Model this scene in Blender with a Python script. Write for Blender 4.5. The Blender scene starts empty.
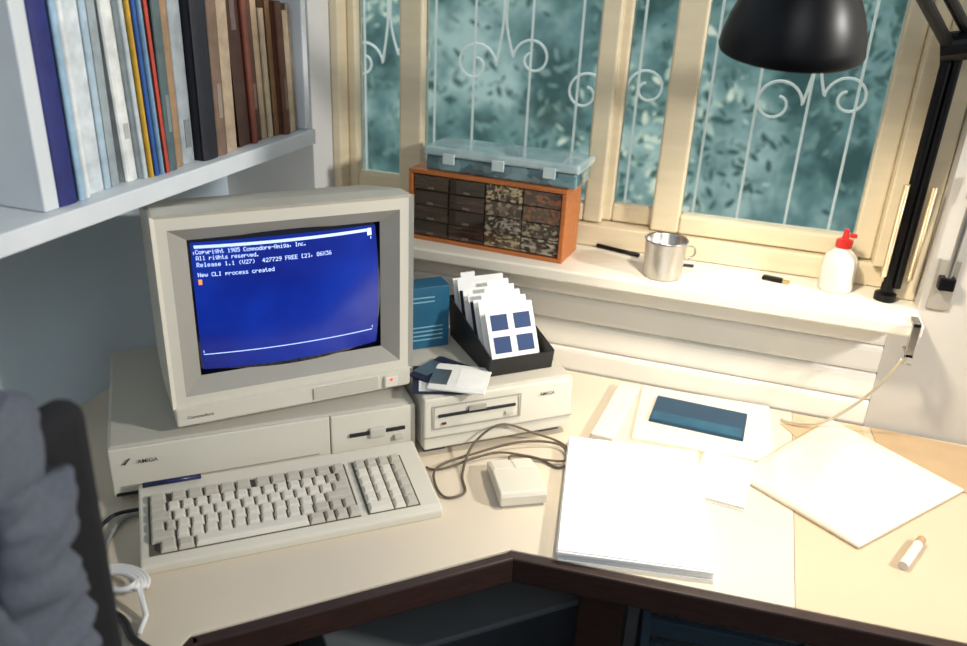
import bpy, math, random
from mathutils import Vector, Matrix, noise
random.seed(7)
S=bpy.context.scene
COL=S.collection
S.view_settings.view_transform='Standard'
def lin(c): return tuple(((x/255)/12.92 if x/255<=.04045 else ((x/255+.055)/1.055)**2.4) for x in c)
_m={}
def mat(name,c,rough=.5,metal=0,var=.06,scale=20,bump=0,emit=0,trans=0,coat=0,c2=None,stretch=None,spec=.5):
    if name in _m: return _m[name]
    m=bpy.data.materials.new(name); m.use_nodes=True; nt=m.node_tree; b=nt.nodes['Principled BSDF']
    L=lin(c); tc=nt.nodes.new('ShaderNodeTexCoord'); no=nt.nodes.new('ShaderNodeTexNoise'); no.inputs['Scale'].default_value=scale; no.inputs['Detail'].default_value=4
    src=tc.outputs['Object']
    if stretch:
        mp=nt.nodes.new('ShaderNodeMapping'); mp.inputs['Scale'].default_value=stretch; nt.links.new(src,mp.inputs[0]); src=mp.outputs[0]
    nt.links.new(src,no.inputs['Vector'])
    cr=nt.nodes.new('ShaderNodeValToRGB'); cr.color_ramp.elements[0].position=.3; cr.color_ramp.elements[1].position=.7
    a=[max(0,x*(1-var)) for x in L]; d=[min(1,x*(1+var)) for x in L]
    if c2: d=lin(c2); a=L
    cr.color_ramp.elements[0].color=(*a,1); cr.color_ramp.elements[1].color=(*d,1)
    nt.links.new(no.outputs['Fac'],cr.inputs[0]); nt.links.new(cr.outputs[0],b.inputs['Base Color'])
    b.inputs['Roughness'].default_value=rough; b.inputs['Metallic'].default_value=metal; b.inputs['Specular IOR Level'].default_value=spec
    if bump:
        bp=nt.nodes.new('ShaderNodeBump'); bp.inputs['Strength'].default_value=bump; bp.inputs['Distance'].default_value=.003; nt.links.new(no.outputs['Fac'],bp.inputs['Height']); nt.links.new(bp.outputs[0],b.inputs['Normal'])
    if emit: nt.links.new(cr.outputs[0],b.inputs['Emission Color']); b.inputs['Emission Strength'].default_value=emit
    if trans: b.inputs['Transmission Weight'].default_value=trans
    if coat: b.inputs['Coat Weight'].default_value=coat
    _m[name]=m; return m
def voro(name,scale,stops,rough=.25,coat=.8,st=(1,1,1.4)):
    if name in _m: return _m[name]
    m=bpy.data.materials.new(name); m.use_nodes=True; nt=m.node_tree; b=nt.nodes['Principled BSDF']
    tc=nt.nodes.new('ShaderNodeTexCoord'); mp=nt.nodes.new('ShaderNodeMapping'); mp.inputs['Scale'].default_value=st
    v=nt.nodes.new('ShaderNodeTexVoronoi'); v.inputs['Scale'].default_value=scale
    sp=nt.nodes.new('ShaderNodeSeparateColor'); cr=nt.nodes.new('ShaderNodeValToRGB')
    E=cr.color_ramp.elements; E[0].position=0; E[0].color=(*lin(stops[0][1]),1); E[1].position=stops[1][0]; E[1].color=(*lin(stops[1][1]),1)
    for p,c in stops[2:]: e=E.new(p); e.color=(*lin(c),1)
    nt.links.new(tc.outputs['Object'],mp.inputs[0]); nt.links.new(mp.outputs[0],v.inputs['Vector']); nt.links.new(v.outputs['Color'],sp.inputs[0]); nt.links.new(sp.outputs[0],cr.inputs[0]); nt.links.new(cr.outputs[0],b.inputs['Base Color'])
    b.inputs['Roughness'].default_value=rough; b.inputs['Coat Weight'].default_value=coat
    _m[name]=m; return m
class MB:
    def __init__(s): s.v=[];s.f=[];s.i=[]
    def add(s,vs,fs,mi=0):
        n=len(s.v); s.v+= [tuple(v) for v in vs]; s.f+=[[n+k for k in f] for f in fs]; s.i+=[mi]*len(fs); return s
    def box(s,x0,x1,y0,y1,z0,z1,mi=0):
        vs=[(x,y,z) for z in(z0,z1) for y in(y0,y1) for x in(x0,x1)]
        return s.add(vs,[(0,2,3,1),(4,5,7,6),(0,1,5,4),(2,6,7,3),(0,4,6,2),(1,3,7,5)],mi)
    def hexa(s,vs,mi=0):
        return s.add(vs,[(3,2,1,0),(4,5,6,7),(0,1,5,4),(1,2,6,5),(2,3,7,6),(3,0,4,7)],mi)
    def prism(s,poly,z0,z1,mi=0):
        n=len(poly); vs=[(x,y,z0) for x,y in poly]+[(x,y,z1) for x,y in poly]
        return s.add(vs,[tuple(range(n-1,-1,-1)),tuple(range(n,2*n))]+[(i,(i+1)%n,n+(i+1)%n,n+i) for i in range(n)],mi)
    def prismx(s,poly,x0,x1,mi=0):
        n=len(poly); vs=[(x0,y,z) for y,z in poly]+[(x1,y,z) for y,z in poly]
        return s.add(vs,[tuple(range(n-1,-1,-1)),tuple(range(n,2*n))]+[(i,(i+1)%n,n+(i+1)%n,n+i) for i in range(n)],mi)
    def cyl(s,p0,p1,r0,r1=None,n=20,mi=0,cap=True):
        if r1 is None:r1=r0
        p0=Vector(p0);p1=Vector(p1);d=(p1-p0).normalized(); a=d.orthogonal().normalized(); b=d.cross(a)
        vs=[p0+(a*math.cos(t)+b*math.sin(t))*r0 for t in [2*math.pi*k/n for k in range(n)]]+[p1+(a*math.cos(t)+b*math.sin(t))*r1 for t in [2*math.pi*k/n for k in range(n)]]
        fs=[(i,(i+1)%n,n+(i+1)%n,n+i) for i in range(n)]
        if cap: fs+=[tuple(range(n-1,-1,-1)),tuple(range(n,2*n))]
        return s.add(vs,fs,mi)
    def lathe(s,prof,n=32,mi=0,c=(0,0,0),M=None):
        vs=[];fs=[]
        for r,z in prof:
            for k in range(n):
                t=2*math.pi*k/n; p=Vector((c[0]+r*math.cos(t),c[1]+r*math.sin(t),c[2]+z))
                vs.append(M@p if M else p)
        for j in range(len(prof)-1):
            for k in range(n): fs.append((j*n+k,j*n+(k+1)%n,(j+1)*n+(k+1)%n,(j+1)*n+k))
        return s.add(vs,fs,mi)
    def tube(s,pts,r,n=8,mi=0):
        pts=[Vector(p) for p in pts]; vs=[];fs=[]; prev=None
        for i,p in enumerate(pts):
            d=(pts[min(i+1,len(pts)-1)]-pts[max(i-1,0)]).normalized()
            a=d.orthogonal() if prev is None else prev-d*prev.dot(d)
            a.normalize(); prev=a; b=d.cross(a)
            vs+=[p+(a*math.cos(2*math.pi*k/n)+b*math.sin(2*math.pi*k/n))*r for k in range(n)]
        for j in range(len(pts)-1):
            for k in range(n): fs.append((j*n+k,j*n+(k+1)%n,(j+1)*n+(k+1)%n,(j+1)*n+k))
        m=len(pts)-1
        fs+=[tuple(range(n-1,-1,-1)),tuple(m*n+k for k in range(n))]
        return s.add(vs,fs,mi)
    def obj(s,name,mats,parent=None,bevel=0,smooth=False,loc=None,rot=None,seg=2,label=None,cat=None,kind=None,group=None,subsurf=0):
        me=bpy.data.meshes.new(name); me.from_pydata(s.v,[],s.f); me.update()
        import bmesh
        bm=bmesh.new(); bm.from_mesh(me); bmesh.ops.recalc_face_normals(bm,faces=bm.faces); bm.to_mesh(me); bm.free()
        if not isinstance(mats,(list,tuple)): mats=[mats]
        for m in mats: me.materials.append(m)
        for p,i in zip(me.polygons,s.i): p.material_index=i; p.use_smooth=smooth
        o=bpy.data.objects.new(name,me); COL.objects.link(o)
        if parent: o.parent=parent
        if loc: o.location=loc
        if rot: o.rotation_euler=rot
        if bevel:
            b=o.modifiers.new('b','BEVEL'); b.width=bevel; b.segments=seg; b.limit_method='ANGLE'; b.angle_limit=math.radians(35)
        if subsurf:
            b=o.modifiers.new('s','SUBSURF'); b.levels=subsurf; b.render_levels=subsurf
        meta(o,label,cat,kind,group); return o
def meta(o,label=None,cat=None,kind=None,group=None):
    if label:o['label']=label
    if cat:o['category']=cat
    if kind:o['kind']=kind
    if group:o['group']=group
def thing(name,label,cat,loc,rz=0,group=None):
    o=bpy.data.objects.new(name,None); COL.objects.link(o); o.location=loc; o.rotation_euler=(0,0,math.radians(rz)); o.empty_display_size=.02
    meta(o,label,cat,None,group); return o
def spline(pts,n=10):
    P=[Vector(p) for p in pts]; out=[]
    for i in range(len(P)-1):
        p0=P[max(i-1,0)];p1=P[i];p2=P[i+1];p3=P[min(i+2,len(P)-1)]
        for k in range(n):
            t=k/n; out.append(.5*((2*p1)+(-p0+p2)*t+(2*p0-5*p1+4*p2-p3)*t*t+(-p0+3*p1-3*p2+p3)*t**3))
    out.append(P[-1]); return out
def textpart(body,size,m,parent,name,fn,bold=.004):
    c=bpy.data.curves.new('t','FONT'); c.body=body; c.size=size; c.offset=size*bold
    o=bpy.data.objects.new('t',c); COL.objects.link(o); dg=bpy.context.evaluated_depsgraph_get(); dg.update()
    me=bpy.data.meshes.new_from_object(o.evaluated_get(dg)); bpy.data.objects.remove(o)
    for v in me.vertices: v.co=Vector(fn(v.co.x,v.co.y))
    me.materials.clear(); me.materials.append(m)
    o=bpy.data.objects.new(name,me); COL.objects.link(o); o.parent=parent
    return o
FONT={' ':'0000000000','(':'001C224100',')':'0041221C00',',':'0050300000','-':'0808080808','.':'0060600000','0':'3E5149453E','1':'00427F4000','2':'4261514946','3':'2141454B31','4':'1814127F10','5':'2745454539','6':'3C4A494930','7':'0171090503','8':'3649494936','9':'064949291E',
'A':'7E1111117E','C':'3E41414122','E':'7F49494941','F':'7F09090901','I':'00417F4100','L':'7F40404040','N':'7F0408107F','R':'7F09192946','V':'1F2040201F','X':'6314081463','[':'007F414100',']':'0041417F00',
'a':'2054545478','c':'3844444420','d':'384444487F','e':'3854545418','g':'0C5252523E','h':'7F08040478','i':'00447D4000','l':'00417F4000','m':'7C04180478','n':'7C08040478','o':'3844444438','p':'7C14141408','r':'7C08040408','s':'4854545420','t':'043F444020','v':'1C2040201C','w':'3C4030403C','y':'0C5050503C'}

# ---------------- camera
hd=math.radians(17.6); th=math.radians(24); ro=0.047; f=820
H=Vector((-math.sin(hd),math.cos(hd),0)); R0=Vector((math.cos(hd),math.sin(hd),0)); Z=Vector((0,0,1))
F=H*math.cos(th)-Z*math.sin(th); U0=H*math.sin(th)+Z*math.cos(th)
R=(R0+U0*ro).normalized(); U=(U0-R0*ro).normalized()
cam=bpy.data.cameras.new('camera'); co=bpy.data.objects.new('camera',cam); COL.objects.link(co)
cam.lens=f/967*36; cam.clip_start=.02; m=Matrix((R,U,-F)).transposed().to_4x4(); m.translation=Vector((0,0,1.5)); co.matrix_world=m
cam.dof.use_dof=True; cam.dof.focus_distance=1.25; cam.dof.aperture_fstop=3.2
S.camera=co

# ---------------- materials
plaster=mat('plaster_blue_white',(214,229,240),.85,var=.04,scale=6,bump=.08)
plaster2=mat('plaster_warm',(208,207,204),.85,var=.05,scale=6,bump=.08)
plaster3=mat('plaster_dull',(190,185,176),.85,var=.05,scale=6,bump=.08)
cream=mat('cream_paint_wood',(218,203,172),.45,var=.05,scale=9,bump=.05,stretch=(1,1,6))
creamw=mat('white_paint_wood',(228,221,206),.42,var=.04,scale=8,bump=.05)
shelfw=mat('shelf_white',(214,219,222),.5,var=.03)
desktop=mat('desk_laminate',(218,205,184),.38,var=.03,scale=5)
desktop2=mat('desk_laminate_tan',(202,182,154),.4,var=.03,scale=5)
brown=mat('desk_edge_brown',(46,27,22),.5,var=.3,scale=30,stretch=(1,1,8))
beige=mat('beige_plastic',(196,191,178),.45,var=.02,scale=4)
beige2=mat('beige_plastic_front',(214,209,194),.42,var=.02,scale=4)
bezel=mat('bezel_grey_beige',(160,156,146),.5,var=.03)
dark=mat('dark_plastic',(22,22,24),.45)
black=mat('black_enamel',(6,6,8),.38,spec=.25)
slotm=mat('slot_dark',(30,30,34),.6)
keym=mat('key_beige',(224,219,205),.4,var=.02)
keyg=mat('key_taupe',(196,190,176),.4,var=.02)
white=mat('paper_white',(244,243,240),.8,var=.01)
steel=mat('brushed_steel',(190,188,184),.28,metal=1,var=.08,scale=30)
brass=mat('brass',(206,176,124),.35,metal=1)

# ---------------- room shell
MB().box(-3,3,-2.5,1.7,-.05,0).obj('floor',mat('floor_dark_brown',(50,38,32),.6,var=.25,scale=8),kind='structure')
MB().box(-1.13,-1.05,-2.5,1.7,0,2.6).obj('wall_left',plaster,kind='structure')
w=MB()
w.box(-1.05,.275,1.475,1.62,0,.962)
w.box(-1.05,-.84,1.46,1.62,.962,2.6)
w.box(-.84,.31,1.46,1.62,2.0,2.6)
w.obj('wall_back',plaster2,kind='structure')
w=MB(); w.box(.275,3,1.462,1.62,0,.962); w.box(.31,3,1.462,1.62,.962,2.6)
w.obj('wall_right',plaster3,kind='structure')
zb=[.745,.80,.855,.908,.960]
s=MB()
for a,b in zip(zb[:-1],zb[1:]):
    s.prismx([(1.475,a),(1.463,a),(1.4605,a+.002),(1.459,a+.008),(1.4585,b-.012),(1.4600,b-.005),(1.4640,b-.0012),(1.475,b-.0012)],-1.045,.274)
s.obj('trim_1',mat('siding_paint',(228,224,215),.4,var=.03,scale=8),kind='structure',bevel=.0008)
MB().box(-.86,.312,1.388,1.56,.960,.984).obj('trim_2',creamw,kind='structure',bevel=.004)

wf=thing('window_1','cream painted wooden window frame with several sashes','window',(0,0,0)); del wf['category']; wf['kind']='structure'
fr=MB()
fr.box(-.839,-.820,1.54,1.62,.985,2.0); fr.box(.262,.309,1.50,1.62,.985,2.0)
fr.box(-.839,.309,1.515,1.62,1.96,2.0)
fr.box(-.820,.262,1.548,1.62,.985,1.028)
fr.box(.235,.262,1.53,1.62,1.028,1.96)
fr.obj('frame',cream,wf,bevel=.003)
def sash(x0,x1,l,r,y0=1.56,y1=1.60,zb=1.030,zr=.036):
    m=MB(); m.box(x0,x0+l,y0,y1,zb,1.955); m.box(x1-r,x1,y0,y1,zb,1.955); m.box(x0+l,x1-r,y0,y1,zb,zb+zr); m.box(x0+l,x1-r,y0,y1,1.90,1.955)
    m.obj('sash',cream,wf,bevel=.005,seg=3)
    return (x0+l+.001,x1-r-.001,y0+.02,zb+zr)
g=bpy.data.materials.new('window_glass'); g.use_nodes=True; nt=g.node_tree; nt.nodes.clear()
o_=nt.nodes.new('ShaderNodeOutputMaterial'); mx=nt.nodes.new('ShaderNodeMixShader'); tr=nt.nodes.new('ShaderNodeBsdfTransparent'); gl=nt.nodes.new('ShaderNodeBsdfGlossy'); gl.inputs['Roughness'].default_value=.03
fre=nt.nodes.new('ShaderNodeFresnel'); fre.inputs[0].default_value=1.45
tr.inputs[0].default_value=(.96,.98,.98,1)
nt.links.new(fre.outputs[0],mx.inputs[0]); nt.links.new(tr.outputs[0],mx.inputs[1]); nt.links.new(gl.outputs[0],mx.inputs[2]); nt.links.new(mx.outputs[0],o_.inputs[0])
panes=[sash(-.820,-.668,.020,.024,1.575,1.612), sash(-.697,-.262,.050,.038), sash(-.300,-.118,.054,.030,1.585,1.615), sash(-.166,.235,.054,.036)]
for x0,x1,y,z in panes:
    MB().box(x0,x1,y,y+.003,z,1.90).obj('glass_pane',g,wf)

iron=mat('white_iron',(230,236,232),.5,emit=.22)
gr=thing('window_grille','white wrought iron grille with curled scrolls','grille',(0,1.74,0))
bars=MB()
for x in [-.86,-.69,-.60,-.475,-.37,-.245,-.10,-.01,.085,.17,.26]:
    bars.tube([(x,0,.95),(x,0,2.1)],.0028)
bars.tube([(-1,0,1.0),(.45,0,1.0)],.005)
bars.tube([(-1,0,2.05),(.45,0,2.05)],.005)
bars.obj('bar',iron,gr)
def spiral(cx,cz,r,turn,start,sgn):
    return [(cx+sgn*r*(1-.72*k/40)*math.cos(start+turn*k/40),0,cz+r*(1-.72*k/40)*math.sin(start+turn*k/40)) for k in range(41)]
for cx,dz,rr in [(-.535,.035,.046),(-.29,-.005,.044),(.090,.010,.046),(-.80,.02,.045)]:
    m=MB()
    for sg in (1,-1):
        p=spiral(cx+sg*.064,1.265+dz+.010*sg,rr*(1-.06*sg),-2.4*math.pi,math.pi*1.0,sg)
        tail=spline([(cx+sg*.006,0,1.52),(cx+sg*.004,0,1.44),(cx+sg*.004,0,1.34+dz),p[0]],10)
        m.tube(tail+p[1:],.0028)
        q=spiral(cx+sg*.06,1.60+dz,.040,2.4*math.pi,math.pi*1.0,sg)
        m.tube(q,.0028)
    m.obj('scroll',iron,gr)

# hedge outside; its colours also emit, standing in for daylight on the foliage
hm=bpy.data.materials.new('foliage_daylight_glow'); hm.use_nodes=True; nt=hm.node_tree; b=nt.nodes['Principled BSDF']
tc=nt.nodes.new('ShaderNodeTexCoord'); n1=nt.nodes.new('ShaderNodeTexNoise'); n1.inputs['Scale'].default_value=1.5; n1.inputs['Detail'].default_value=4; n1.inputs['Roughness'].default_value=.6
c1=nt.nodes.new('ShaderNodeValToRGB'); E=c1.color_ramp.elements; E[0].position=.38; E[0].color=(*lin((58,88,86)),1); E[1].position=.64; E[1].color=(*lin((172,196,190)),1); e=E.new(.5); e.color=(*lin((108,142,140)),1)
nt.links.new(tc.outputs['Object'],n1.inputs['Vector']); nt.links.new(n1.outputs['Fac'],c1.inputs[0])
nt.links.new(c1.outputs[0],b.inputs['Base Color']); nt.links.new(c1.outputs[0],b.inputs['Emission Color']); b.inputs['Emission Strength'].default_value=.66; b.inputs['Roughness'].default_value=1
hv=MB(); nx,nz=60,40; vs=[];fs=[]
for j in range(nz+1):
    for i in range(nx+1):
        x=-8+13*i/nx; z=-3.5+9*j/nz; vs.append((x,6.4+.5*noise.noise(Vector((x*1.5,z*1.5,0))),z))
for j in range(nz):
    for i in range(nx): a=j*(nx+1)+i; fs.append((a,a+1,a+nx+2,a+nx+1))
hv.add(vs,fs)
lf=random.Random(3)
for k in range(15000):
    y=lf.uniform(5.0,6.0); x=lf.uniform(-5.4,1.8); z=lf.uniform(-1.6,2.6)
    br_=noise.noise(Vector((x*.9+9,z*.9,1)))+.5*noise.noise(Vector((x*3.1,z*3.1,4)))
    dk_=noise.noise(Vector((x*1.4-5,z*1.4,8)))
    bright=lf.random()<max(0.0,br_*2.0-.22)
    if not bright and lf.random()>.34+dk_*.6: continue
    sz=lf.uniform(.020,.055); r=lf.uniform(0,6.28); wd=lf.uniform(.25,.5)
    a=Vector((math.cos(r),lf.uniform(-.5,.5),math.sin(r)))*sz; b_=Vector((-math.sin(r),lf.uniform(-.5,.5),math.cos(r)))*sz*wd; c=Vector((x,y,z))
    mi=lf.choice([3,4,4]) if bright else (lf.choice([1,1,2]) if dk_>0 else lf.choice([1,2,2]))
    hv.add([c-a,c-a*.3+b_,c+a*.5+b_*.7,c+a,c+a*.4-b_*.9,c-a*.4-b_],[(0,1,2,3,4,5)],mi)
hv.obj('hedge',[hm,mat('leaf_dark',(78,110,104),.8,emit=.5),mat('leaf_mid',(124,154,146),.8,emit=.6),mat('leaf_bright',(220,228,206),.8,emit=.72),mat('leaf_pale',(186,206,190),.8,emit=.66)],smooth=True,label='blue-green leafy garden hedge seen through the window',cat='hedge',kind='stuff')  # leaves emit their own colour in place of sky light

# ---------------- bookshelf
sh=thing('bookshelf','white wall shelf with upright divider holding books','shelf',(-.90,1.0,1.18))
def wb(m,x0,x1,y0,y1,z0,z1): m.box(x0+.90,x1+.90,y0-1.0,y1-1.0,z0-1.18,z1-1.18)
m=MB(); wb(m,-1.049,-.75,-.2,1.315,1.180,1.206); m.obj('shelf_board',shelfw,sh,bevel=.002)
m=MB(); wb(m,-1.049,-.75,-.2,1.315,1.56,1.585); m.obj('shelf_board',shelfw,sh,bevel=.002)
for y,xf in ((.716,-.768),(1.300,-.760),(-.2,-.772)):
    m=MB(); wb(m,-1.049,xf,y,y+.015 if y>1 else y+.022,1.2065,1.5595); m.obj('divider',shelfw,sh,bevel=.002)
m=MB(); wb(m,-1.049,-1.043,-.2,1.315,1.2065,1.5595); m.obj('back_panel',shelfw,sh)
books=[(.740,.772,(30,38,108),.27,'thick navy blue hardcover book'),(.774,.786,(150,182,204),.285,'pale blue book'),(.788,.800,(222,226,226),.27,'white folder'),(.802,.832,(206,214,218),.29,'wide light grey ring binder'),
(.834,.848,(168,190,204),.262,'pale blue folder'),(.850,.866,(152,162,166),.275,'grey patterned book'),(.868,.892,(224,226,222),.28,'white book'),(.894,.903,(190,198,200),.25,'thin white manual'),
(.905,.913,(204,160,50),.26,'thin yellow book'),(.915,.924,(40,84,156),.265,'thin blue book'),(.926,.934,(120,158,186),.24,'thin light blue booklet'),(.936,.944,(186,68,50),.26,'thin red-orange book'),
(.946,.966,(82,100,102),.27,'grey-green book'),(.968,.988,(160,128,96),.255,'tan book'),(.990,1.022,(160,168,172),.285,'light grey book'),(1.024,1.062,(26,28,38),.29,'thick near-black book'),
(1.064,1.090,(118,96,80),.28,'brown cloth book'),(1.092,1.120,(172,152,128),.235,'beige book'),(1.122,1.156,(64,40,32),.285,'dark brown leather book'),(1.158,1.172,(116,60,44),.235,'red-brown book'),
(1.174,1.194,(86,58,44),.26,'brown book'),(1.196,1.216,(182,158,128),.22,'beige book with worn spine'),(1.218,1.232,(200,180,150),.205,'cream book'),(1.234,1.250,(138,102,72),.22,'tan leather book'),
(1.252,1.270,(102,66,48),.215,'brown book'),(1.272,1.290,(196,174,146),.20,'cream book'),(1.292,1.306,(138,124,108),.21,'grey-brown book')]
for k,(y0,y1,c,h,lb) in enumerate(books):
    sc_=.938; y0=.740+(y0-.740)*sc_; y1=.740+(y1-.740)*sc_
    lean=0
    if k>=6: y0+=.009;y1+=.009
    if 6<=k<=11: lean=2.0
    if k>=18: y0+=.013;y1+=.013;lean=2.6
    t=y1-y0-.0014; d=.17+random.uniform(-.01,.01); fx=random.uniform(-.014,.004) if k else 0
    la=math.radians(lean)
    bt=thing('book',lb+(' leaning on the white shelf' if lean else ' standing upright on the white shelf'),'book',(-.772+fx,(y0+y1)/2,1.2063+t/2*math.sin(la)+.0002),0,'books on the wall shelf')
    bt.rotation_euler=(la,0,math.radians(random.uniform(-.4,.4)))
    bm_=mat('book_cover_%d'%k,c,.6,var=.20,scale=40,bump=.3)
    m=MB(); e=min(.0025,t*.2)
    m.box(-d,0,-t/2,-t/2+e,0,h); m.box(-d,0,t/2-e,t/2,0,h)
    n=6; bul=random.choice([.0005,.005,.003]); pr=[( bul*math.cos(math.pi*(i/n-.5)) , (t/2)*math.sin(math.pi*(i/n-.5))) for i in range(n+1)]
    m.prism([(-.004,-t/2)]+[(a,b_) for a,b_ in pr]+[(-.004,t/2)],0,h)
    m.obj('cover',bm_,bt)
    MB().box(-d+.006,-.005,-t/2+e,t/2-e,.004,h-.004).obj('page_block',mat('pages',(222,212,188),.9,var=.06,scale=60),bt)
    if t>.014 and k%2==0 and k:
        lc=tuple(int(v*.7+210*.3) for v in c) if sum(c)<380 else tuple(int(v*.80) for v in c)
        z0=h*random.choice([.08,.2,.62]); hh=random.choice([.02,.04,.05])
        MB().box(bul-.0002,bul+.0004,-t*.20,t*.20,z0,z0+hh).obj('spine_label',mat('spine_mark_%d'%k,lc,.6,var=.15,scale=60),bt)
MB().box(-.05,.05,-.06,.06,0,.022).obj('storage_box',mat('box_grey',(84,88,94),.6),loc=(-.90,.635,1.2065),bevel=.004,label='small dark grey box lying on the white shelf',cat='box')

# ---------------- desk
dk=thing('desk','cream laminate corner desk with dark brown edge and angled front','desk',(0,0,0))
def yf(x): return .888+(x+.227)*(1.02-.888)/(1.6+.227)
P=[(-1.048,-.6),(-.62,-.6),(-.62,.490),(-.537,.560),(-.537,.600),(-.227,.888),(.150,yf(.150)),(.150,1.455),(-1.048,1.455)]
MB().prism(P,.722,.75).obj('desktop',desktop,dk,bevel=.001)
MB().prism([(.1505,yf(.1505)),(1.6,1.02),(1.6,1.455),(.1505,1.455)],.722,.7497).obj('desktop',desktop2,dk,bevel=.001,label='tan laminate desktop section')
def band(p,q,t=.016):
    p=Vector(p);q=Vector(q);d=(q-p).normalized();n=Vector((d.y,-d.x)); 
    return [tuple(p),tuple(q),tuple(q+n*t),tuple(p+n*t)]
m=MB()
m.prism(band((-.537,.560),(-.537,.600)),.708,.7495); m.prism(band((-.537,.597),(-.227,.885)),.708,.7495); m.prism(band((-.229,.887),(1.6,1.02)),.708,.7495)
m.obj('edge_trim',brown,dk,bevel=.003)
for x,y in [(-.10,.99),(1.5,1.1),(-.66,-.5),(-1.0,-.5),(-.9,1.35),(.9,1.05)]:
    MB().box(x-.035,x+.035,y-.035,y+.035,0,.7215).obj('leg',brown,dk,bevel=.004)
m=MB(); m.box(-.0645,1.46,1.00,1.03,.62,.7215); m.obj('apron',brown,dk,bevel=.003)

# ---------------- computer
pc=thing('desktop_computer','beige flat desktop computer case under the monitor','computer',(-.725,1.042,.75),40.2)
W=.2275
m=MB(); m.prismx([(-.160,.012),(-.160,.093),(.165,.095),(.165,.012)],-W,W); m.obj('case',beige,pc,bevel=.005)
m=MB(); m.prismx([(-.168,.014),(-.166,.092),(-.1601,.092),(-.1601,.014)],-W+.001,.088); m.obj('front_panel',beige2,pc,bevel=.002)
m=MB(); m.prismx([(-.169,.014),(-.167,.092),(-.1601,.092),(-.1601,.014)],.0895,W-.001); m.obj('drive_panel',beige2,pc,bevel=.002)
m=MB(); m.box(.118,.208,-.1715,-.168,.052,.057); m.obj('disk_slot',slotm,pc)
m=MB(); m.box(.150,.176,-.174,-.168,.046,.063); m.obj('slot_finger_notch',beige,pc,bevel=.002)
m=MB(); m.box(.190,.204,-.175,-.168,.036,.044); m.obj('eject_button',keyg,pc,bevel=.001)
m=MB(); m.box(-W+.012,.07,-.1695,-.1678,.030,.0312); m.obj('groove',bezel,pc)
for i in (-1,1):
    m=MB(); m.box(i*.2-.02,i*.2+.02,-.15,.15,0,.0125); m.obj('foot',beige,pc,bevel=.002)
m=MB(); m.box(-W+.004,-W+.085,-.1695,-.166,.016,.0205); m.obj('indicator_strip',slotm,pc)
textpart('AMIGA',.009,dark,pc,'badge',lambda x,y:(-.190+x,-.1692,.066+y))
m=MB(); m.add([(-.210,-.1695,.070),(-.207,-.1695,.066),(-.198,-.1695,.077),(-.2005,-.1695,.077),(-.207,-.1695,.070)],[(0,1,2,3,4)]); m.obj('check_mark',mat('logo_dark',(60,54,60),.5),pc)

# ---------------- monitor
mo=thing('crt_monitor','beige CRT monitor with blue screen on the computer case','monitor',(-.594,.964,.845),45)
w2=.184; z0,z1=.012,.331
ox0,ox1,oz0,oz1=-.164,.164,.058,.308
m=MB()
def ring(m,X0,X1,Z0,Z1,x0,x1,z0_,z1_,y,yb,mi=0):
    o=[(X0,y,Z0),(X1,y,Z0),(X1,y,Z1),(X0,y,Z1)]; i=[(x0,yb,z0_),(x1,yb,z0_),(x1,yb,z1_),(x0,yb,z1_)]
    m.add(o+i,[(0,1,5,4),(1,2,6,5),(2,3,7,6),(3,0,4,7)],mi)
ring(m,-w2+.006,w2-.006,.045,z1-.006,ox0,ox1,oz0,oz1,.006,.006)
ring(m,-w2,w2,.043,z1,-w2+.006,w2-.006,.045,z1-.006,.0,.006)
m.obj('front_frame',beige2,mo)
m=MB(); ring(m,ox0,ox1,oz0,oz1,-.1385,.1385,.080,.287,.006,.024); m.obj('inner_bezel',bezel,mo)
m=MB()
sec=[(0,w2,.043,z1),(.05,w2,.032,z1-.003),(.12,w2,.030,z1-.018),(.22,w2-.003,.028,z1-.040),(.24,w2-.012,.030,z1-.048),(.37,w2-.040,.035,z1-.090)]
vs=[]
for y,a,zz0,zz1 in sec: vs+=[(-a,y,zz0),(a,y,zz0),(a,y,zz1),(-a,y,zz1)]
fs=[]
for j in range(len(sec)-1):
    for k in range(4): fs.append((j*4+k,j*4+(k+1)%4,(j+1)*4+(k+1)%4,(j+1)*4+k))
L_=4*(len(sec)-1); fs.append((L_,L_+1,L_+2,L_+3)); m.add(vs,fs); m.obj('housing',beige,mo,bevel=.004)
m=MB(); m.box(-w2+.003,w2-.003,.002,.10,.012,.0425); m.obj('control_strip',beige2,mo,bevel=.003)
m=MB(); m.box(-.15,.15,.02,.28,0,.0118); m.obj('base',beige,mo,bevel=.003)
m=MB(); m.box(.02,.125,-.001,.003,.018,.037); m.obj('control_door',beige,mo,bevel=.001)
m=MB(); m.box(.135,.157,-.004,.003,.017,.036); m.obj('power_button',keym,mo,bevel=.002)
m=MB(); m.box(.144,.148,-.0048,-.0035,.029,.033); m.obj('power_light',mat('led_red',(220,60,40),.4,emit=1.5),mo)
textpart('Commodore',.007,dark,mo,'badge',lambda x,y:(-.166+x,.0015,.024+y))
ZC=.183; KS=.945
def sc(x,z,off=0):
    return .012+.014*((x/.146)**2+.7*(z/.108)**2)-off
m=MB(); vs=[];fs=[];nx,nz=24,18
for j in range(nz+1):
    for i in range(nx+1):
        x=-.143+.286*i/nx; z=-.107+.214*j/nz; vs.append((x,sc(x,z),ZC+z))
for j in range(nz):
    for i in range(nx): a=j*(nx+1)+i; fs.append((a,a+1,a+nx+2,a+nx+1))
m.add(vs,fs)
m.obj('screen_glass',mat('crt_glass',(14,16,30),.12,var=.02,coat=1),mo,smooth=True)
scrm=mat('screen_blue',(10,22,104),.2,var=.12,scale=6,emit=.76,c2=(14,46,146))
m=MB(); vs=[];fs=[]
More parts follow.
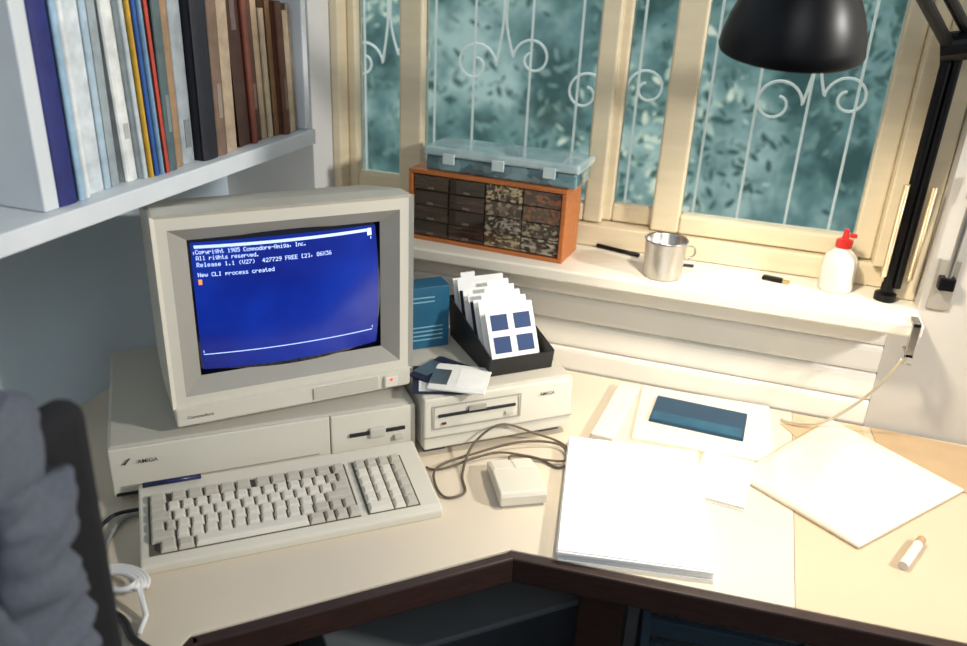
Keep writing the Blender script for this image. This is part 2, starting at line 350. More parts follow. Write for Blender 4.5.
for j in range(nz+1):
    for i in range(nx+1):
        x=(-.143+.286*i/nx)*KS; z=(-.105+.210*j/nz)*KS; x*=1-.012*(z/.1)**2; z*=1-.02*(x/.14)**2; vs.append((x,sc(x,z,.0006),ZC+z))
for j in range(nz):
    for i in range(nx): a=j*(nx+1)+i; fs.append((a,a+1,a+nx+2,a+nx+1))
m.add(vs,fs); m.obj('screen_image',scrm,mo,smooth=True)
tw=mat('screen_white',(185,206,248),.4,emit=.85)
to=mat('screen_orange',(230,140,60),.4,emit=1.0)
def pixtext(body,x0,z0,cw_=.0050,ph=.00092):
    px=cw_/6; m=MB()
    for ci,ch_ in enumerate(body):
        cols=[int(FONT[ch_][2*q:2*q+2],16) for q in range(5)]
        for r in range(7):
            q=0
            while q<5:
                if cols[q]>>r&1:
                    e=q
                    while e+1<5 and cols[e+1]>>r&1: e+=1
                    xa=x0+ci*cw_+q*px; xb=x0+ci*cw_+(e+1.25)*px; zt_=z0-r*ph; zb_=zt_-ph*1.02
                    m.add([(x*KS,sc(x*KS,z*KS,.0014),ZC+z*KS) for x,z in((xa,zb_),(xb,zb_),(xb,zt_),(xa,zt_))],[(0,1,2,3)]); q=e+1
                else: q+=1
    m.obj('screen_text',tw,mo)
pixtext('Copyright 1985 Commodore-Amiga, Inc.',-.136,.0925,.0045)
pixtext('All rights reserved.',-.136,.0835,.0045)
pixtext('Release 1.1 (V27)  427729 FREE [2], 86X36',-.136,.0735,.0049)
pixtext('New CLI process created',-.136,.0585,.0048)
def strip(x0,x1,za,zb_,mt,nm):
    m=MB();vs=[];fs=[];n=20
    for i in range(n+1):
        for z in (za*KS,zb_*KS):
            x=(x0+(x1-x0)*i/n)*KS; vs.append((x,sc(x,z,.0011),ZC+z))
    for i in range(n): fs.append((2*i,2*i+2,2*i+3,2*i+1))
    m.add(vs,fs); m.obj(nm,mt,mo)
strip(-.137,.126,.0945,.0990,tw,'window_title_bar'); strip(-.139,.132,-.0765,-.075,tw,'window_border'); 
strip(-.136,-.131,.040,.048,to,'text_cursor'); strip(.1265,.134,.088,.0995,tw,'window_corner_gadget'); strip(-.1388,-.1378,-.073,.09,tw,'window_border'); strip(.1318,.1328,-.073,.086,tw,'window_border')

# ---------------- keyboard
kb=thing('keyboard','beige computer keyboard with separate number pad on the desk','keyboard',(-.5495,.852,.75),39.6)
m=MB(); m.prismx([(-.081,0),(-.082,.014),(-.070,.019),(.045,.033),(.074,.038),(.079,.034),(.079,0)],-.205,.205); m.obj('case',beige2,kb,bevel=.003)
sl=math.atan((.033-.019)/.115)
def deck(y): return .019+(y+.070)*(.014/.115)
def plate(x0,x1,y0,y1):
    MB().hexa([(x0,y0,deck(y0)-.002),(x1,y0,deck(y0)-.002),(x1,y1,deck(y1)-.002),(x0,y1,deck(y1)-.002),(x0,y0,deck(y0)+.0008),(x1,y0,deck(y0)+.0008),(x1,y1,deck(y1)+.0008),(x0,y1,deck(y1)+.0008)]).obj('key_well',mat('key_well_taupe',(92,86,76),.7),kb)
u=.0184; X0=-.191; kc={}
plate(X0-.002,X0+15*u+.002,-.068,.046); plate(X0+15*u+.012,X0+19*u+.016,-.068,.046)
def key(x,y,wu,mt,hu=1):
    k=(round(wu,2),mt.name,hu)
    if k not in kc:
        a=wu*u/2-.0005;b=hu*u/2-.0005;h=.0082; q=.0027
        mm=MB(); mm.hexa([(-a,-b,0),(a,-b,0),(a,b,0),(-a,b,0),(-a+q,-b+q*.8,h),(a-q,-b+q*.8,h),(a-q,b-q*.9,h),(-a+q,b-q*.9,h)])
        o=mm.obj('key',mt,kb,bevel=.0008,seg=1); kc[k]=o
    else:
        o=kc[k].copy(); COL.objects.link(o)
    o.parent=kb; o.location=(x,y,deck(y)+.0008); o.rotation_euler=(sl,0,0)
def row(r,ws,x=X0,yoff=0):
    y=-.068+.0094+r*u+yoff
    for a in ws:
        if isinstance(a,tuple):
            if a[0]=='g': x+=a[1]*u; continue
            mt=keyg; a=a[1]
        else: mt=keym
        key(x+a*u/2,y,a,mt); x+=a*u
row(5,[('k',1.25),('g',.3)]+[('k',1.2)]*5+[('g',.3)]+[('k',1.2)]*5+[('g',.15),('k',1.0)],yoff=.002)
row(4,[('k',1.25)]+[1]*12+[('k',.9),('k',.85)])
row(3,[('k',1.6)]+[1]*12+[('k',1.4)])
row(2,[('k',1.05),('k',.8)]+[1]*11+[('k',2.15)])
row(1,[('k',1.75)]+[1]*10+[('k',1.25),('k',1),('k',1)])
row(0,[('g',.6),('k',1.2),('k',1.2),8.2,('k',1.2),('k',.8),('k',1),('k',1)])
XN=X0+15*u+.014
for r in range(5): 
    row(r,{0:[2,1,('k',1)],1:[1,1,1,('k',1)],2:[1,1,1,('k',1)],3:[1,1,1,('k',1)],4:[1,1,1,('k',1)]}[r],XN)
row(5,[('k',1)]*4,XN,.002)
MB().tube([(-.744,.776,.7922),(-.683,.8265,.7922)],.0038,12).obj('pen',mat('pen_navy',(24,34,80),.3),smooth=True,label='navy blue pen lying along the rear of the keyboard',cat='pen')
MB().tube(spline([(-.726,.766,.757),(-.752,.748,.756),(-.748,.710,.754),(-.722,.668,.754),(-.696,.633,.754),(-.665,.600,.754)],8),.0034).obj('keyboard_cable',mat('cable_grey',(140,140,136),.5),smooth=True,label='grey keyboard cable at the end of the keyboard',cat='cable')
MB().tube(spline([(-.745,.768,.757),(-.772,.740,.756),(-.762,.690,.754),(-.726,.643,.754),(-.694,.600,.754)],8),.0028).obj('dark_cable',dark,smooth=True,label='thin dark cable beside the keyboard end',cat='cable')
pts=[]
for k in range(4):
    for i in range(30):
        t=2*math.pi*i/30; r=.030-.003*k; pts.append((-.666+.006*k+r*1.2*math.cos(t),.636-.008*k+r*.75*math.sin(t),.760+.007*(k+i/30)))
MB().tube(pts+[(-.632,.628,.782),(-.60,.60,.757),(-.59,.575,.755)],.0034).obj('white_cable',mat('cable_white',(222,222,220),.5),smooth=True,label='coiled white cable on the desk beside the keyboard',cat='cable')
MB().tube(spline([(-.655,.590,.757),(-.622,.585,.757),(-.590,.565,.757),(-.555,.556,.757)],8),.005).obj('dark_strap',dark,smooth=True,label='dark strap lying on the desk beside the keyboard',cat='strap')

# ---------------- external drive box
EX=40.2
ex=thing('disk_drive_unit','beige external disk drive box beside the computer','disk drive',(-.407,1.231,.75),EX)
m=MB(); m.box(-.131,.135,-.118,.125,.014,.110); m.obj('case',beige,ex,bevel=.004)
m=MB(); m.prismx([(-.128,.016),(-.125,.108),(-.1181,.108),(-.1181,.016)],-.130,.134); m.obj('front_panel',beige2,ex,bevel=.003)
m=MB(); ring(m,-.116,.038,.052,.096,-.113,.035,.055,.093,-.1287,-.1287); m.obj('bay_outline',bezel,ex)
m=MB(); m.box(-.106,.028,-.1295,-.1255,.074,.078); m.obj('disk_slot',slotm,ex)
m=MB(); m.box(-.055,-.025,-.1305,-.1255,.079,.086); m.obj('slot_notch',bezel,ex)
m=MB(); m.box(.010,.024,-.131,-.1255,.060,.066); m.obj('eject_button',keyg,ex,bevel=.001)
m=MB(); m.box(-.100,-.093,-.1295,-.1255,.060,.063); m.obj('drive_light',mat('led_off',(90,40,36),.4),ex)
textpart('AMIGA',.009,dark,ex,'badge',lambda x,y:(.072+x,-.1274,.084+y))
m=MB(); m.box(-.130,.134,-.1300,-.1270,.038,.0395); m.obj('groove',bezel,ex)
for i in (-1,1):
    for j in (-1,1):
        m=MB(); m.box(i*.105-.018,i*.105+.018,j*.09-.018,j*.09+.018,0,.0145); m.obj('foot',mat('foot_bluegrey',(70,80,86),.7),ex)

diskb=mat('disk_shell_navy',(28,34,58),.5); diskw=mat('disk_shell_white',(230,230,226),.5); labm=mat('disk_label',(238,238,234),.7); labb=mat('disk_label_blue',(34,62,108),.7)
def disk(loc,rot,shell,label,lab,grp,cross=False):
    d=thing('floppy_disk',label,'floppy disk',loc,0,grp); d.rotation_euler=rot
    MB().prism([(-.045,0),(.045,0),(.045,.088),(.040,.093),(-.045,.093)],-.0016,.0016).obj('shell',shell,d,bevel=.0006,seg=1)
    if cross:
        for a,b_,c,e in [(-.037,-.006,.022,.050),(.006,.037,.022,.050),(-.037,-.006,.061,.088),(.006,.037,.061,.088)]:
            MB().box(a,b_,c,e,.00165,.0021).obj('label_patch',labb,d)
        return d
    m=MB(); m.box(-.034,.034,.004,.050,.00165,.0021); m.obj('paper_label',lab,d)
    m=MB(); m.box(-.030,.022,.064,.0935,.00165,.0024); m.obj('metal_shutter',steel,d)
    return d
zt=.8605
disk((-.408,1.075,zt+.0018),(0,0,math.radians(22)),diskb,'navy floppy disk lying flat on the drive box',labm,'loose floppy disks on the drive box')
disk((-.376,1.125,zt+.0056),(0,0,math.radians(75)),diskb,'navy floppy disk with white label lying across another disk',labm,'loose floppy disks on the drive box')
disk((-.345,1.130,zt+.0094),(0,0,math.radians(100)),diskw,'white floppy disk with pale label lying on top of disks',labm,'loose floppy disks on the drive box')
RA=42; RC=(-.370,1.266)
rk=thing('disk_rack','black plastic floppy disk rack with white dividers','disk rack',(RC[0],RC[1],zt),RA)
hw=.060; hd_=.088
m=MB(); m.box(-hw,hw,-hd_,hd_,0,.006); m.prismx([(-hd_,0),(-hd_-.006,.034),(-hd_-.002,.034),(-hd_+.004,.006)],-hw,hw)
for sx in (-1,1):
    a,b_=sx*hw,sx*(hw-.004)
    m.add([(a,-hd_,0),(a,hd_,0),(a,hd_+.014,.075),(a,-hd_-.006,.036),(b_,-hd_,0),(b_,hd_,0),(b_,hd_+.014,.075),(b_,-hd_-.006,.036)],[(0,1,2,3),(7,6,5,4),(0,4,5,1),(1,5,6,2),(2,6,7,3),(3,7,4,0)])
m.prismx([(hd_-.004,.006),(hd_+.010,.075),(hd_+.014,.075),(hd_,0)],-hw,hw)
m.obj('tray',dark,rk,bevel=.0015)
tilt=math.radians(66)
for k in range(6):
    y=-.062+.027*k
    m=MB(); o0=-.050+.016*(k%4); m.prism([(-.050,0),(.050,0),(.050,.100),(o0+.028,.100),(o0+.028,.109),(o0,.109),(o0,.100),(-.050,.100)] if o0>-.05 else [(-.050,0),(.050,0),(.050,.100),(-.022,.100),(-.022,.109),(-.050,.109)],-.0006,.0006)
    m.obj('divider',mat('divider_white',(236,236,234),.6),rk,loc=(0,y,.010),rot=(tilt+.03*(k-3),0,0))
ca,sa=math.cos(math.radians(RA)),math.sin(math.radians(RA))
for k in range(6):
    y=-.074+.027*k; lx=(-.006,.006)[k%2] if k else .0
    wht=k in(0,1,3)
    disk((RC[0]+ca*lx-sa*y,RC[1]+sa*lx+ca*y,zt+.0085),(tilt+.03*(k-3),0,math.radians(RA)),diskw if wht else diskb,('white floppy disk standing in the black rack' if wht else 'navy floppy disk standing in the black rack') if k else 'white floppy disk with dark cross pattern at the rack front',labm,'floppy disks in the rack',cross=(k==0))
bc=thing('disk_carton','teal blue cardboard floppy disk carton standing on the drive box','carton',(-.512,1.236,zt),42)
MB().box(-.048,.048,-.022,.022,0,.116).obj('carton_body',mat('carton_teal',(30,92,124),.5,var=.06),bc,bevel=.001)
cpm=mat('carton_print',(130,176,194),.6)
for z in (.096,.088,.040,.032,.024,.016): MB().box(-.030,.020 if z>.08 else .036,-.0226,-.0221,z,z+.0022).obj('printed_line',cpm,bc)

# ---------------- mouse
ms=thing('computer_mouse','boxy beige two-button mouse on the desk','mouse',(-.262,1.030,.75),30)
MB().prismx([(-.050,.004),(-.051,.020),(-.047,.027),(.012,.028),(.050,.020),(.051,.004)],-.036,.036).obj('body',beige2,ms,bevel=.0025)
MB().prismx([(-.048,0),(-.048,.005),(.048,.005),(.048,0)],-.032,.032).obj('underside',bezel,ms)
for i in (-1,1):
    m=MB(); m.hexa([(i*.017-.015,.014,.026),(i*.017+.015,.014,.026),(i*.017+.015,.048,.018),(i*.017-.015,.048,.018),(i*.017-.015,.014,.0285),(i*.017+.015,.014,.0285),(i*.017+.015,.048,.0215),(i*.017-.015,.048,.0215)]); m.obj('button',keym,ms,bevel=.001)
MB().tube(spline([(-.288,1.078,.764),(-.290,1.105,.757),(-.25,1.118,.7535),(-.212,1.105,.7535),(-.197,1.140,.7535),(-.225,1.178,.7535),(-.27,1.168,.768),(-.318,1.122,.800),(-.352,1.085,.775),(-.35,1.03,.7535),(-.330,.985,.7535),(-.352,.962,.7535),(-.381,.99,.7535),(-.390,1.03,.757),(-.345,1.090,.758),(-.285,1.140,.764),(-.225,1.163,.760),(-.205,1.125,.7575),(-.24,1.112,.7575),(-.27,1.112,.7575),(-.32,1.095,.760),(-.385,1.03,.7535),(-.410,1.025,.7535)],8),.0021,6).obj('mouse_cable',mat('cable_tan',(92,80,66),.6),smooth=True,label='thin tan mouse cable looping over the desk',cat='cable')

# ---------------- papers
def sheetstack(name,label,cat,c,w_,d_,h,rz,m_,z=.7502,lay=4,jit=.002):
    o=MB()
    for k in range(lay):
        j=random.uniform(-jit,jit); j2=random.uniform(-jit,jit); a=h*k/lay; o.box(-w_/2+j,w_/2+j,-d_/2+j2,d_/2+j2,a,a+h/lay*.93)
    return o.obj(name,m_,loc=(c[0],c[1],z),rot=(0,0,math.radians(rz)),label=label,cat=cat)
sheetstack('envelope_folder','cream folder lying flat beneath a blue booklet','folder',(-.002,1.346),.235,.200,.005,3,mat('folder_cream',(228,220,202),.7,var=.02),lay=2)
sheetstack('white_booklet','small white booklet lying beside the paper stack','booklet',(.042,1.172),.080,.135,.008,-5,mat('booklet_white',(232,230,224),.7),lay=3)
sheetstack('paper_stack','thick stack of white paper at the desk edge','paper',(-.084,1.054),.210,.296,.018,10,white,lay=9,jit=.003)
bb=thing('blue_booklet','dark teal blue booklet with plastic sleeve and painted sheen strip on the folder','booklet',(-.013,1.352,.7554),-2)
MB().box(-.082,.082,-.048,.048,0,.005).obj('cover',mat('booklet_teal',(10,58,86),.45,coat=.1,var=.12),bb,bevel=.001)
MB().box(-.078,.078,-.045,-.014,.005,.0056).obj('sleeve',mat('sleeve_sheen_teal',(12,72,100),.4,coat=.1,c2=(26,92,118),scale=25),bb)  # sleeve strip in lighter teal, a light reflection put into the colour
MB().box(-.020,.020,-.105,.105,0,.014).obj('narrow_box',mat('carton_white',(222,216,204),.7),loc=(-.156,1.316,.7502),rot=(0,0,math.radians(-4)),bevel=.002,label='narrow white cardboard box lying beside the folder',cat='box')
ev=thing('large_envelope','large cream envelope lying on the desk','envelope',(.228,1.252,.7512))
q=[Vector(p) for p in [(.060,1.194,0),(.237,1.072,0),(.410,1.290,0),(.216,1.446,0)]]
c0=Vector((.228,1.252,0)); n=44
def evtop(u_,v_):
    p=(q[0]*(1-u_)+q[1]*u_)*(1-v_)+(q[3]*(1-u_)+q[2]*u_)*v_-c0
    e=min(u_,1-u_,v_,1-v_)*2
    puff=.036*max(0,math.sin(math.pi*u_))**.75*max(0,math.sin(math.pi*v_))**.75
    cr_=abs(noise.noise(Vector((p.x*9,p.y*6,5))))*.022+abs(noise.noise(Vector((p.x*6,p.y*18,8))))*.012
    p.z=.005+puff-min(1,e*3)*cr_*.8
    return p
vs=[];fs=[]
for s_ in (0,1):
    for j in range(n+1):
        for i in range(n+1):
            p=evtop(i/n,j/n)
            if not s_: p.z=0
            vs.append(p)
N=(n+1)**2
for s_ in (0,1):
    for j in range(n):
        for i in range(n):
            a=s_*N+j*(n+1)+i; fs.append((a,a+1,a+n+2,a+n+1))
for i in range(n):
    for a,b_ in [(i,i+1),(n*(n+1)+i,n*(n+1)+i+1),(i*(n+1),(i+1)*(n+1)),(i*(n+1)+n,(i+1)*(n+1)+n)]: fs.append((a,b_,b_+N,a+N))
MB().add(vs,fs).obj('envelope_body',mat('manila',(228,217,198),.7,var=.02,scale=12,bump=.1),ev,smooth=True)
MB().prism([(.285,1.452),(.300,1.30),(.62,1.27),(.66,1.44)],.7502,.7511).obj('brown_card',mat('kraft',(180,152,116),.85,var=.05),label='brown kraft cardboard sheet lying under the envelope',cat='cardboard')
MB().prism([(.13,1.40),(.20,1.30),(.28,1.36),(.27,1.452)],.7502,.7511).obj('brown_envelope',mat('kraft2',(190,166,132),.85),label='tan envelope tucked beneath the large envelope',cat='envelope')
pn=thing('marker_stub','short white marker lying on the desk','marker',(.309,1.086,.7568),0); 
MB().cyl((-.017,-.038,0),(.010,.022,0),.0068,n=16).obj('barrel',mat('marker_white',(214,208,198),.5),pn)
MB().cyl((.010,.022,0),(.017,.037,0),.0070,.006,n=16).obj('cap',mat('cap_tan',(170,140,104),.5),pn)

# ---------------- sill items
cb=thing('drawer_cabinet','orange wooden small-parts cabinet with clear drawers on the sill','drawer cabinet',(-.460,1.478,.984),-4)
wood=mat('orange_wood',(178,104,52),.4,var=.15,scale=14,stretch=(1,6,6))
cw,chh,cd=.160,.140,.048
m=MB(); m.box(-cw,cw,-cd,cd,0,.008); m.box(-cw,cw,-cd,cd,chh-.008,chh); m.box(-cw,-cw+.009,-cd,cd,.008,chh-.008); m.box(cw-.009,cw,-cd,cd,.008,chh-.008); m.box(-cw+.009,cw-.009,cd-.004,cd,.008,chh-.008); m.obj('frame',wood,cb,bevel=.0015)
dl=[mat('drawer_stack_a',(22,15,12),.08,scale=26,c2=(60,42,34),coat=1,stretch=(.6,1,5)),mat('drawer_stack_b',(28,20,16),.08,scale=40,c2=(78,54,42),coat=1,stretch=(.5,1,5))]
dr_=random.Random(11)
def partmat(i):
    base=dr_.choice([(48,36,30),(64,50,40),(36,32,32),(78,62,46),(56,42,32)]); hi=dr_.choice([(150,134,108),(170,160,142),(140,84,52),(110,112,112),(180,160,124)])
    return voro('drawer_parts_%d'%i,dr_.choice([130,160,200]),[(0,base),(.5,tuple(int(v*1.2) for v in base)),(.85,hi),(.97,hi)],rough=.08,coat=1,st=(dr_.uniform(.5,1.4),1,dr_.uniform(.8,2)))
for c in range(4):
    for r in range(4):
        x0=-cw+.0115+c*.0752; z_=.011+r*.0303
        dr=MB().box(x0,x0+.0730,-cd+.002,cd-.006,z_,z_+.0285).obj('drawer',dl[(c+r)%2] if c<2 else partmat(c*4+r),cb,bevel=.001)
        MB().box(x0+.030,x0+.042,-cd-.002,-cd+.002,z_+.003,z_+.007).obj('handle',mat('clear_plastic',(110,94,80),.2),dr)
g_=MB()
for r in range(1,4): g_.box(-cw+.009,cw-.009,-cd+.010,cd-.0045,.011+r*.0303-.0015,.011+r*.0303-.0002)
for c in range(1,4): g_.box(-cw+.0115+c*.0752-.0021,-cw+.0115+c*.0752-.0002,-cd+.010,cd-.0045,.008,chh-.008)
g_.obj('drawer_rack',mat('rack_brown',(84,64,50),.4),cb)
tb=thing('plastic_case','translucent blue-grey plastic storage case on the drawer cabinet','storage case',(-.437,1.486,1.1242),-4)
MB().box(-.150,.150,-.048,.050,0,.028).obj('case_bottom',voro('case_contents',50,[(0,(62,98,110)),(.4,(90,128,138)),(.7,(124,158,162)),(.95,(60,84,96))],.12,1),tb,bevel=.004)
MB().box(-.155,.155,-.052,.054,.0282,.046).obj('case_lid',mat('case_teal_lid',(150,178,182),.1,var=.12,scale=20,coat=1,c2=(190,208,208)),tb,bevel=.005)
for x in (-.10,0,.10): MB().box(x-.012,x+.012,-.056,-.0522,.016,.036).obj('latch',mat('latch',(200,214,212),.3),tb,bevel=.001)

cu=thing('metal_cup','shiny stainless steel cup with handle on the window sill','cup',(-.120,1.440,.9842))
MB().lathe([(.0,0),(.033,0),(.034,.004),(.037,.066),(.0395,.070),(.0380,.0715),(.0355,.068),(.0325,.006),(0,.004)],40).obj('cup_body',steel,cu,smooth=True)
MB().tube(spline([(.036,.0,.062),(.049,.004,.060),(.051,.005,.046),(.036,0,.036)],8),.0018).obj('handle',steel,cu,smooth=True)
MB().tube([(-.262,1.548,.9885),(-.175,1.522,.9885)],.0042).obj('pen',black,smooth=True,label='black pen lying on the window sill',cat='pen')
MB().tube([(-.160,1.500,.9875),(-.070,1.510,.9875)],.003).obj('pen',dark,smooth=True,label='slim dark pen beside the metal cup',cat='pen')
cl=thing('small_clip','small black clip with brass end on the sill','clip',(.076,1.500,.9842),-12)
MB().box(-.022,.014,-.006,.006,0,.008).obj('clip_body',black,cl,bevel=.002)
MB().box(.0142,.026,-.005,.005,.001,.006).obj('clip_end',brass,cl,bevel=.001)
bo=thing('glue_bottle','white plastic glue bottle with red nozzle','bottle',(.178,1.505,.9842))
MB().lathe([(0,0),(.026,0),(.029,.004),(.029,.050),(.026,.064),(.014,.076),(.012,.080),(0,.080)],32).obj('bottle_body',mat('bottle_white',(220,214,202),.35),bo,smooth=True)
red=mat('nozzle_red',(186,36,30),.4)
MB().lathe([(0,.0802),(.014,.0802),(.014,.092),(.006,.096),(.004,.112),(0,.113)],24).obj('nozzle',red,bo)
MB().box(.006,.018,-.004,.004,.098,.105).obj('cap_tab',red,bo,bevel=.001)

# ---------------- desk lamp
B0=Vector((.260,1.490,.9842))
lp=thing('desk_lamp','black jointed desk lamp with bell shade clamped by the sill','lamp',B0)
def rel(*p): return Vector(p)-B0
tm=Matrix.Translation(Vector((.022,1.118,1.412))-B0)@Matrix.Rotation(math.radians(12),4,R0)@Matrix.Rotation(math.radians(-2),4,'Y')
MB().lathe([(.085,0),(.0865,.004),(.084,.018),(.078,.040),(.068,.063),(.054,.085),(.040,.103),(.030,.115),(.0285,.112),(.038,.100),(.052,.082),(.066,.060),(.076,.038),(.082,.016),(.084,.001),(.085,0)],56,M=tm).obj('lamp_shade',black,lp,smooth=True)
MB().lathe([(0,.165),(.022,.163),(.028,.157),(.030,.1155),(0,.1155)],32,M=tm).obj('socket',black,lp,smooth=True)
MB().lathe([(0,.030),(.016,.034),(.026,.050),(.026,.062),(.014,.085),(.012,.112),(0,.112)],24,M=tm).obj('bulb',mat('bulb_glow',(255,225,170),.4,emit=14),lp,smooth=True)
E1=rel(.254,1.450,1.405); A0=rel(.260,1.490,1.000)
MB().lathe([(0,0),(.018,0),(.018,.012),(.010,.016),(.010,.030),(0,.030)],24).obj('base_socket',black,lp)
m=MB(); m.cyl(A0,E1,.0085,n=12); m.cyl(A0+Vector((.014,-.004,.01)),E1+Vector((.014,-.004,.01)),.0065,n=12); m.obj('lower_arm',black,lp)
m=MB(); m.cyl(E1+Vector((-.014,0,0)),E1+Vector((.030,-.006,.01)),.022,n=20); m.obj('elbow_joint',black,lp)
T0=tm@Vector((0,0,.165))
N1=T0+Vector((.03,.02,.03))
m=MB(); m.cyl(E1,N1,.009,n=12); m.cyl(E1+Vector((.012,-.01,.030)),N1+Vector((0,0,.034)),.008,n=12); m.obj('upper_arm',black,lp)
m=MB(); m.cyl(N1+Vector((0,0,.035)),T0+Vector((0,0,-.004)),.010,n=12); m.cyl(N1,T0,.010,n=12); m.obj('shade_bracket',black,lp)
for k,(dx,dy) in enumerate([(-.013,-.016),(.028,-.016)]):
    a=A0+Vector((dx,dy,.03)); b_=A0.lerp(E1,.48)+Vector((dx,dy,0)); d=(b_-a); pts=[]
    ax=d.orthogonal().normalized(); ay=d.normalized().cross(ax)
    for i in range(600): 
        t=i/599; pts.append(a+d*t+(ax*math.cos(t*75*2*math.pi)+ay*math.sin(t*75*2*math.pi))*.0040)
    MB().tube(pts,.0013,5).obj('spring',mat('spring_metal',(226,206,170),.3,metal=.8),lp,smooth=True)
m=MB(); cbx=rel(.298,1.380,.93)
m.box(cbx.x-.006,cbx.x+.006,cbx.y-.006,cbx.y+.002,cbx.z,cbx.z+.062); m.box(cbx.x-.006,cbx.x+.006,cbx.y-.006,cbx.y+.03,cbx.z,cbx.z+.006); m.box(cbx.x-.006,cbx.x+.006,cbx.y-.006,cbx.y+.03,cbx.z+.0545,cbx.z+.060)
m.cyl(cbx+Vector((0,.018,-.022)),cbx+Vector((0,.018,.026)),.003,n=10); m.cyl(cbx+Vector((-.012,.018,-.022)),cbx+Vector((.012,.018,-.022)),.002,n=8)
m.obj('clamp',steel,lp,bevel=.001)
MB().tube([p for p in spline([rel(.290,1.378,.925),rel(.275,1.385,.88),rel(.245,1.40,.82),rel(.20,1.40,.772),rel(.15,1.40,.7585),rel(.13,1.41,.7550)],8)],.0026,8).obj('power_cord',mat('cord_cream',(186,174,146),.5),lp,smooth=True)
br=thing('wall_bracket','grey metal plate with sliding rod screwed to the wall','bracket',(.338,1.4615,1.035))
MB().box(-.018,.018,-.004,0,-.045,.045).obj('plate',mat('plate_grey',(166,160,148),.5,metal=.3),br,bevel=.002)
m=MB(); m.cyl((0,-.016,.015),(.002,-.016,.165),.005,n=12); m.cyl((0,-.016,.150),(.002,-.016,.190),.008,n=12); m.obj('rod',steel,br)
MB().box(-.012,.012,-.024,-.0042,-.004,.018).obj('catch',black,br,bevel=.002)

# ---------------- chair & jacket
ch=thing('office_chair','black office chair with jacket over its backrest','chair',(-.62,.22,0))
def rc(x,y,z): return (x+.62,y-.22,z)
m=MB(); m.box(-.018,.018,-.21,.21,0,.50); m.obj('backrest',mat('black_fabric',(16,16,20),.9,bump=.2,scale=80),ch,bevel=.017,seg=4,loc=rc(-.510,.242,.665),rot=(0,math.radians(1),math.radians(-4)))
MB().box(-.20,.20,-.22,.22,.42,.49).obj('seat',_m['black_fabric'],ch,bevel=.03,seg=4,loc=(-.14,0,0))
MB().cyl((-.07,0,.08),(-.07,0,.42),.025).obj('gas_post',dark,ch)
m=MB()
for k in range(5):
    t=2*math.pi*k/5; m.cyl((-.07,0,.09),(-.07+.26*math.cos(t),.26*math.sin(t),.05),.02,.014,n=10)
m.obj('star_base',dark,ch)
for k in range(5):
    t=2*math.pi*k/5; x=-.07+.26*math.cos(t); y=.26*math.sin(t)
    MB().cyl((x,y-.012,.025),(x,y+.012,.025),.025,n=16).obj('caster',dark,ch)
m=MB(); m.tube(spline([(.125,0,.75),(.125,0,.55),(.09,0,.44),(-.02,0,.41)],6),.015); m.obj('back_support',dark,ch)
jk=thing('jacket','dark grey jacket draped over the chair back','jacket',(-.500,.220,.346))
jm=mat('jacket_cloth',(84,88,98),.95,var=.12,scale=240,bump=.15)
prof=[(.850,.150,.022),(.848,.176,.036),(.836,.197,.046),(.80,.209,.050),(.74,.212,.050),(.66,.213,.051),(.56,.214,.052),(.45,.215,.052),(.34,.217,.053),(.22,.219,.054),(.10,.221,.055),(.02,.221,.055)]
vs=[];fs=[];n=320
fine=[]
for a,b_ in zip(prof[:-1],prof[1:]):
    for k in range(14): fine.append(tuple(a[i]+(b_[i]-a[i])*k/14 for i in range(3)))
fine.append(prof[-1])
for j,(z,a,b_) in enumerate(fine):
    dz=.85-z
    for k in range(n):
        t=2*math.pi*k/n; c_,s_=math.cos(t),math.sin(t)
        r=1/((abs(c_)**3.0+abs(s_)**3.0)**(1/3.0))
        y=a*r*c_; x=b_*r*s_
        w1=y+.34*dz+.020*math.sin(z*9)+.03*noise.noise(Vector((y*7,z*4,1)))
        ridge=1-abs(noise.noise(Vector((w1*24,z*5-w1*2,3))))*2.6
        ridge2=1-abs(noise.noise(Vector((w1*12+z*20,z*7-y*14,7))))*2.6
        fold=min(1,.25+dz*4)*(.019*ridge+.015*ridge2-.020)
        x+=fold*(1 if s_>0 else -1)*min(1,abs(s_)*1.5); y+=.4*fold*(1 if c_>0 else -1)
        vs.append((x-.03*dz,y-.014*dz,z+.014*noise.noise(Vector((y*9,0,1))) ))
for j in range(len(fine)-1):
    for k in range(n): fs.append((j*n+k,j*n+(k+1)%n,(j+1)*n+(k+1)%n,(j+1)*n+k))
fs.append(tuple(range(n)))
MB().add(vs,fs).obj('body',jm,jk,smooth=True)
m2=MB(); m2.tube([(0,p.y,p.z) for p in spline([(.034,.150,.79),(.048,.142,.68),(.050,.150,.55),(.044,.155,.40),(.040,.155,.22)],22)],.036,48)
vv=[]
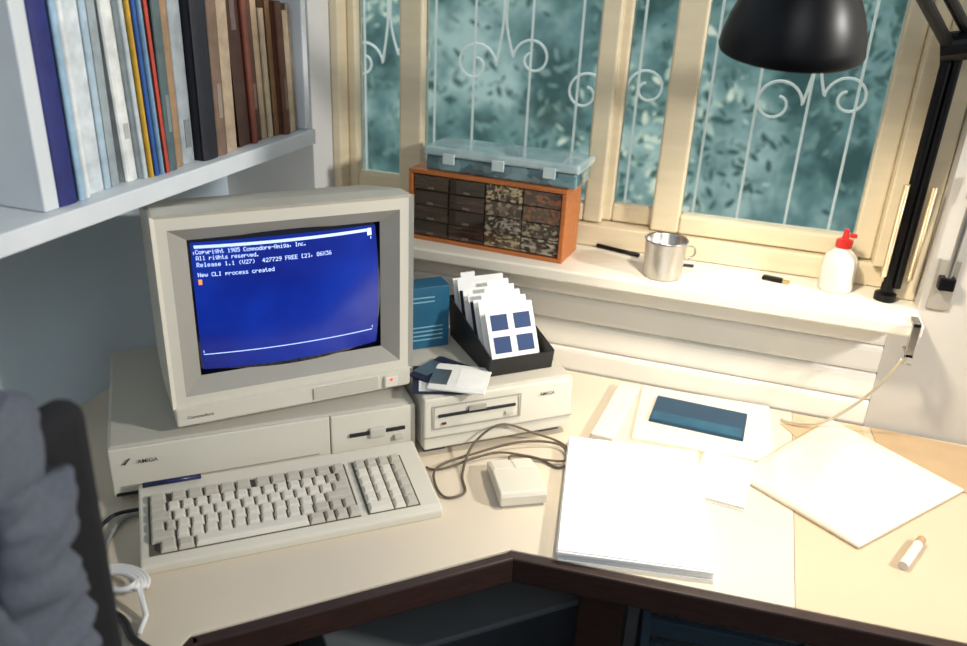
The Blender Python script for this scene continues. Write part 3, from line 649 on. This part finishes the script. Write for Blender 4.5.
for v in m2.v:
    rg=1-abs(noise.noise(Vector((v[1]*16,v[2]*34,5))))*2.6
    vv.append((.036+v[0]*.42+.012*rg,v[1]+.010*noise.noise(Vector((v[1]*8,v[2]*14,3))),v[2]))
m2.v=vv; m2.obj('sleeve',jm,jk,smooth=True)

# ---------------- under the desk
ub=thing('equipment_case','dark grey equipment case standing beneath the desk','case',(-.40,1.10,0),42)
MB().box(-.24,.24,-.17,.17,.0,.50).obj('case_body',mat('case_grey',(48,52,58),.5),ub,bevel=.006)
MB().box(-.245,.245,-.175,.175,.5005,.512).obj('case_rim',mat('rim_grey',(100,104,106),.4),ub,bevel=.003)
cr=thing('slatted_crate','blue-grey slatted crate beneath the desk','crate',(.14,1.20,0),5)
m=MB()
for k in range(7): m.box(-.19,.19,-.14,-.125,.03+k*.06,.07+k*.06); m.box(-.19,.19,.125,.14,.03+k*.06,.07+k*.06)
m.box(-.19,.19,-.125,.125,.0,.03); m.box(-.19,-.175,-.125,.125,.03,.44); m.box(.175,.19,-.125,.125,.03,.44)
m.obj('slats',mat('crate_blue',(76,96,112),.6),cr,bevel=.002)

# ---------------- lights
def area(name,loc,target,size,e,c):
    l=bpy.data.lights.new(name,'AREA'); l.energy=e; l.size=size; l.color=c; o=bpy.data.objects.new(name,l); COL.objects.link(o); o.location=loc
    o.rotation_euler=(Vector(target)-Vector(loc)).to_track_quat('-Z','Y').to_euler(); return o
area('room_light',(1.60,.84,1.95),(-.65,1.0,.9),.14,40,(1,.97,.92))
area('fill_bounce',(.3,-.9,2.2),(-.6,1.1,.9),.9,11,(.90,.95,1))
area('sky_light',(-.3,2.6,2.6),(-.3,1.2,.9),1.6,34,(.86,.95,1))
l=bpy.data.lights.new('lamp_bulb','SPOT'); l.energy=21; l.color=(1,.89,.72); l.spot_size=math.radians(124); l.spot_blend=.9; l.shadow_soft_size=.03
o=bpy.data.objects.new('lamp_bulb',l); COL.objects.link(o); o.location=(.010,1.124,1.424); o.rotation_euler=(math.radians(12),math.radians(-12),0)
w=bpy.data.worlds.new('world'); S.world=w; w.use_nodes=True; bg=w.node_tree.nodes['Background']; bg.inputs[0].default_value=(.64,.78,.92,1); bg.inputs[1].default_value=.23
